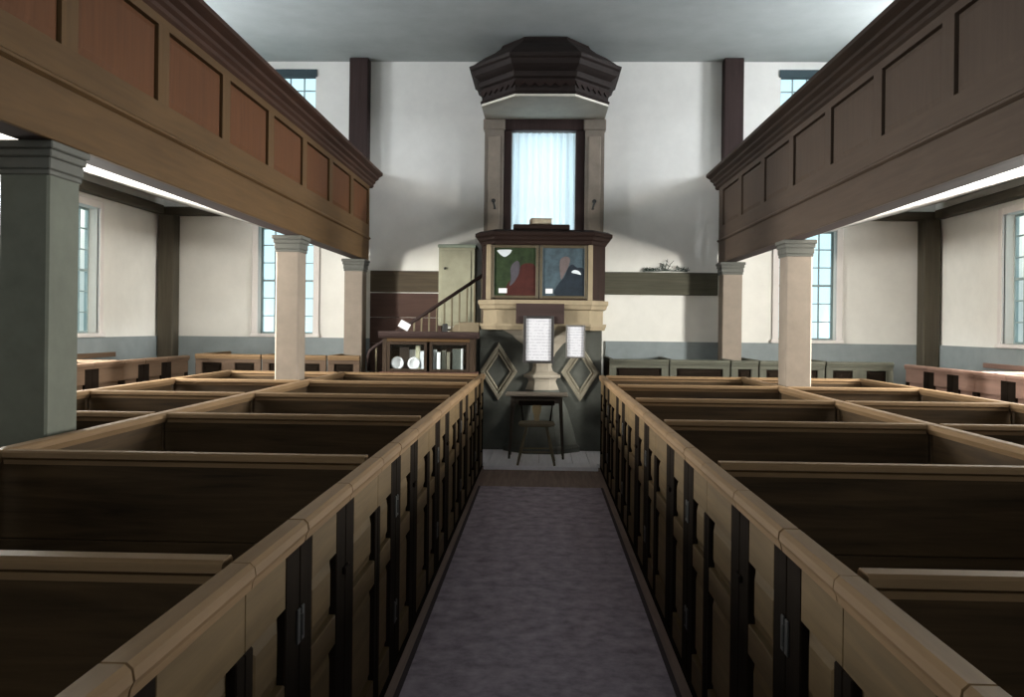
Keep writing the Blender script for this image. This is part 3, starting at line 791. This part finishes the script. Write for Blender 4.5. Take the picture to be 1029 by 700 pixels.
# evergreen sprig on the right band
sg = empty('evergreen_sprig', (1.72, 12.462, 2.452)); tag(sg, 'dark dried evergreen sprig lying on the board band right of the pulpit', 'plant')
mst = plain('sprig_dark', (0.05, 0.065, 0.055), .9, .3, 20)
m = MB(); m.tube([(-.30, 0, .012), (-.10, 0, .02), (.05, 0, .025), (.32, 0, .015)], [.006, .009, .009, .005], 6)
for (bx_, dx, dz) in ((-.1, -.12, .05), (0, .03, .13), (.03, .10, .15), (.03, -.06, .10), (.12, .14, .05), (.2, .1, .03), (-.2, -.06, .05)):
    m.tube([(bx_, 0, .018), (bx_+dx*.5, -.005, .018+dz*.65), (bx_+dx, 0, .018+dz)], [.006, .005, .003], 6)
m.build('twigs', mst, sg)
m = MB()
for i in range(70):
    bx_ = random.uniform(-.3, .33); hz = .02 + max(0, .14-abs(bx_-.05)*.6)*random.random()
    a = random.uniform(.2, 2.9); l = random.uniform(.03, .06)
    p = Vector((bx_, random.uniform(-.012, .006), hz)); q = p+Vector((math.cos(a)*l, 0, abs(math.sin(a))*l))
    m.tube([p, p.lerp(q, .5), q], [.002, .006, .001], 4)
m.build('needles', mst, sg)

# ------------------------------------------------------------------ light
w = bpy.data.worlds.new('World'); scene.world = w; w.use_nodes = True
bg = w.node_tree.nodes['Background']; bg.inputs[0].default_value = (0.60, 0.80, 0.85, 1); bg.inputs[1].default_value = 1.75
def area(name, loc, dirv, sx, sy, power, col=(1, 1, 1)):
    l = bpy.data.lights.new(name, 'AREA'); l.shape = 'RECTANGLE'; l.size = sx; l.size_y = sy; l.energy = power; l.color = col
    o = bpy.data.objects.new(name, l); COL.objects.link(o); o.location = loc
    o.rotation_euler = Vector(dirv).to_track_quat('-Z', 'Y').to_euler()
    return o
LOWP = {8.5: 1500, 5.5: 260, 2.5: 40}; UPP = {8.5: 220, 5.5: 60, 2.5: 15}  # strongest lamps sit in the added windows, brightening under the galleries
for y in SWY[1:]:
    for sx in (-1, 1):
        area('daylight', (sx*(XW+.25), y, 2.27), (-sx, 0, .25), .8, 1.5, LOWP[y], (1, .95, .87))
        area('daylight', (sx*(XW+.25), y, (USILL+UHEAD)/2), (-sx, 0, -.1), .8, 1.3, UPP[y], (.97, .96, 1))
area('daylight', (XW+.25, SWY[0], (USILL+UHEAD)/2), (-1, 0.0, -.1), .8, 1.3, 380, (.97, .96, 1))
area('daylight', (-XW-.25, SWY[0], (USILL+UHEAD)/2), (1, 0.0, -.1), .8, 1.3, 190, (.97, .96, 1))
for (a, b, z0, z1) in REARW:
    area('daylight', ((a+b)/2, YR-.5, (z0+z1)/2), (0, 1, -.12), b-a, z1-z0, 80, (1, .97, .93))
area('daylight', (-.01, YB+.5, 3.6), (0, -1, 0), .9, 1.6, 16, (.85, .94, 1))

# ------------------------------------------------------------------ camera
F = 880.0; Wp, Hp = 1029.0, 700.0
yaw = math.atan(30.5/F); roll = 0.0115
fwd = Vector((-math.sin(yaw), math.cos(yaw), 0)); right = Vector((math.cos(yaw), math.sin(yaw), 0)); up = Vector((0, 0, 1))
r2 = right*math.cos(roll) + up*math.sin(roll); u2 = up*math.cos(roll) - right*math.sin(roll)
cam = bpy.data.cameras.new('Camera'); cam.sensor_width = 36; cam.lens = F/Wp*36; cam.shift_y = -22/Wp
co = bpy.data.objects.new('Camera', cam); COL.objects.link(co)
co.matrix_world = Matrix(((r2.x, u2.x, -fwd.x, 0), (r2.y, u2.y, -fwd.y, 0), (r2.z, u2.z, -fwd.z, 1.66), (0, 0, 0, 1)))
cam.clip_start = .05
scene.camera = co
vs = scene.view_settings
vs.view_transform = 'Standard'; vs.look = 'None'; vs.exposure = -0.25; vs.gamma = 1; vs.use_curve_mapping = False
scene.cycles.use_denoising = True
scene.cycles.max_bounces = 8; scene.cycles.diffuse_bounces = 5; scene.cycles.sample_clamp_indirect = 4
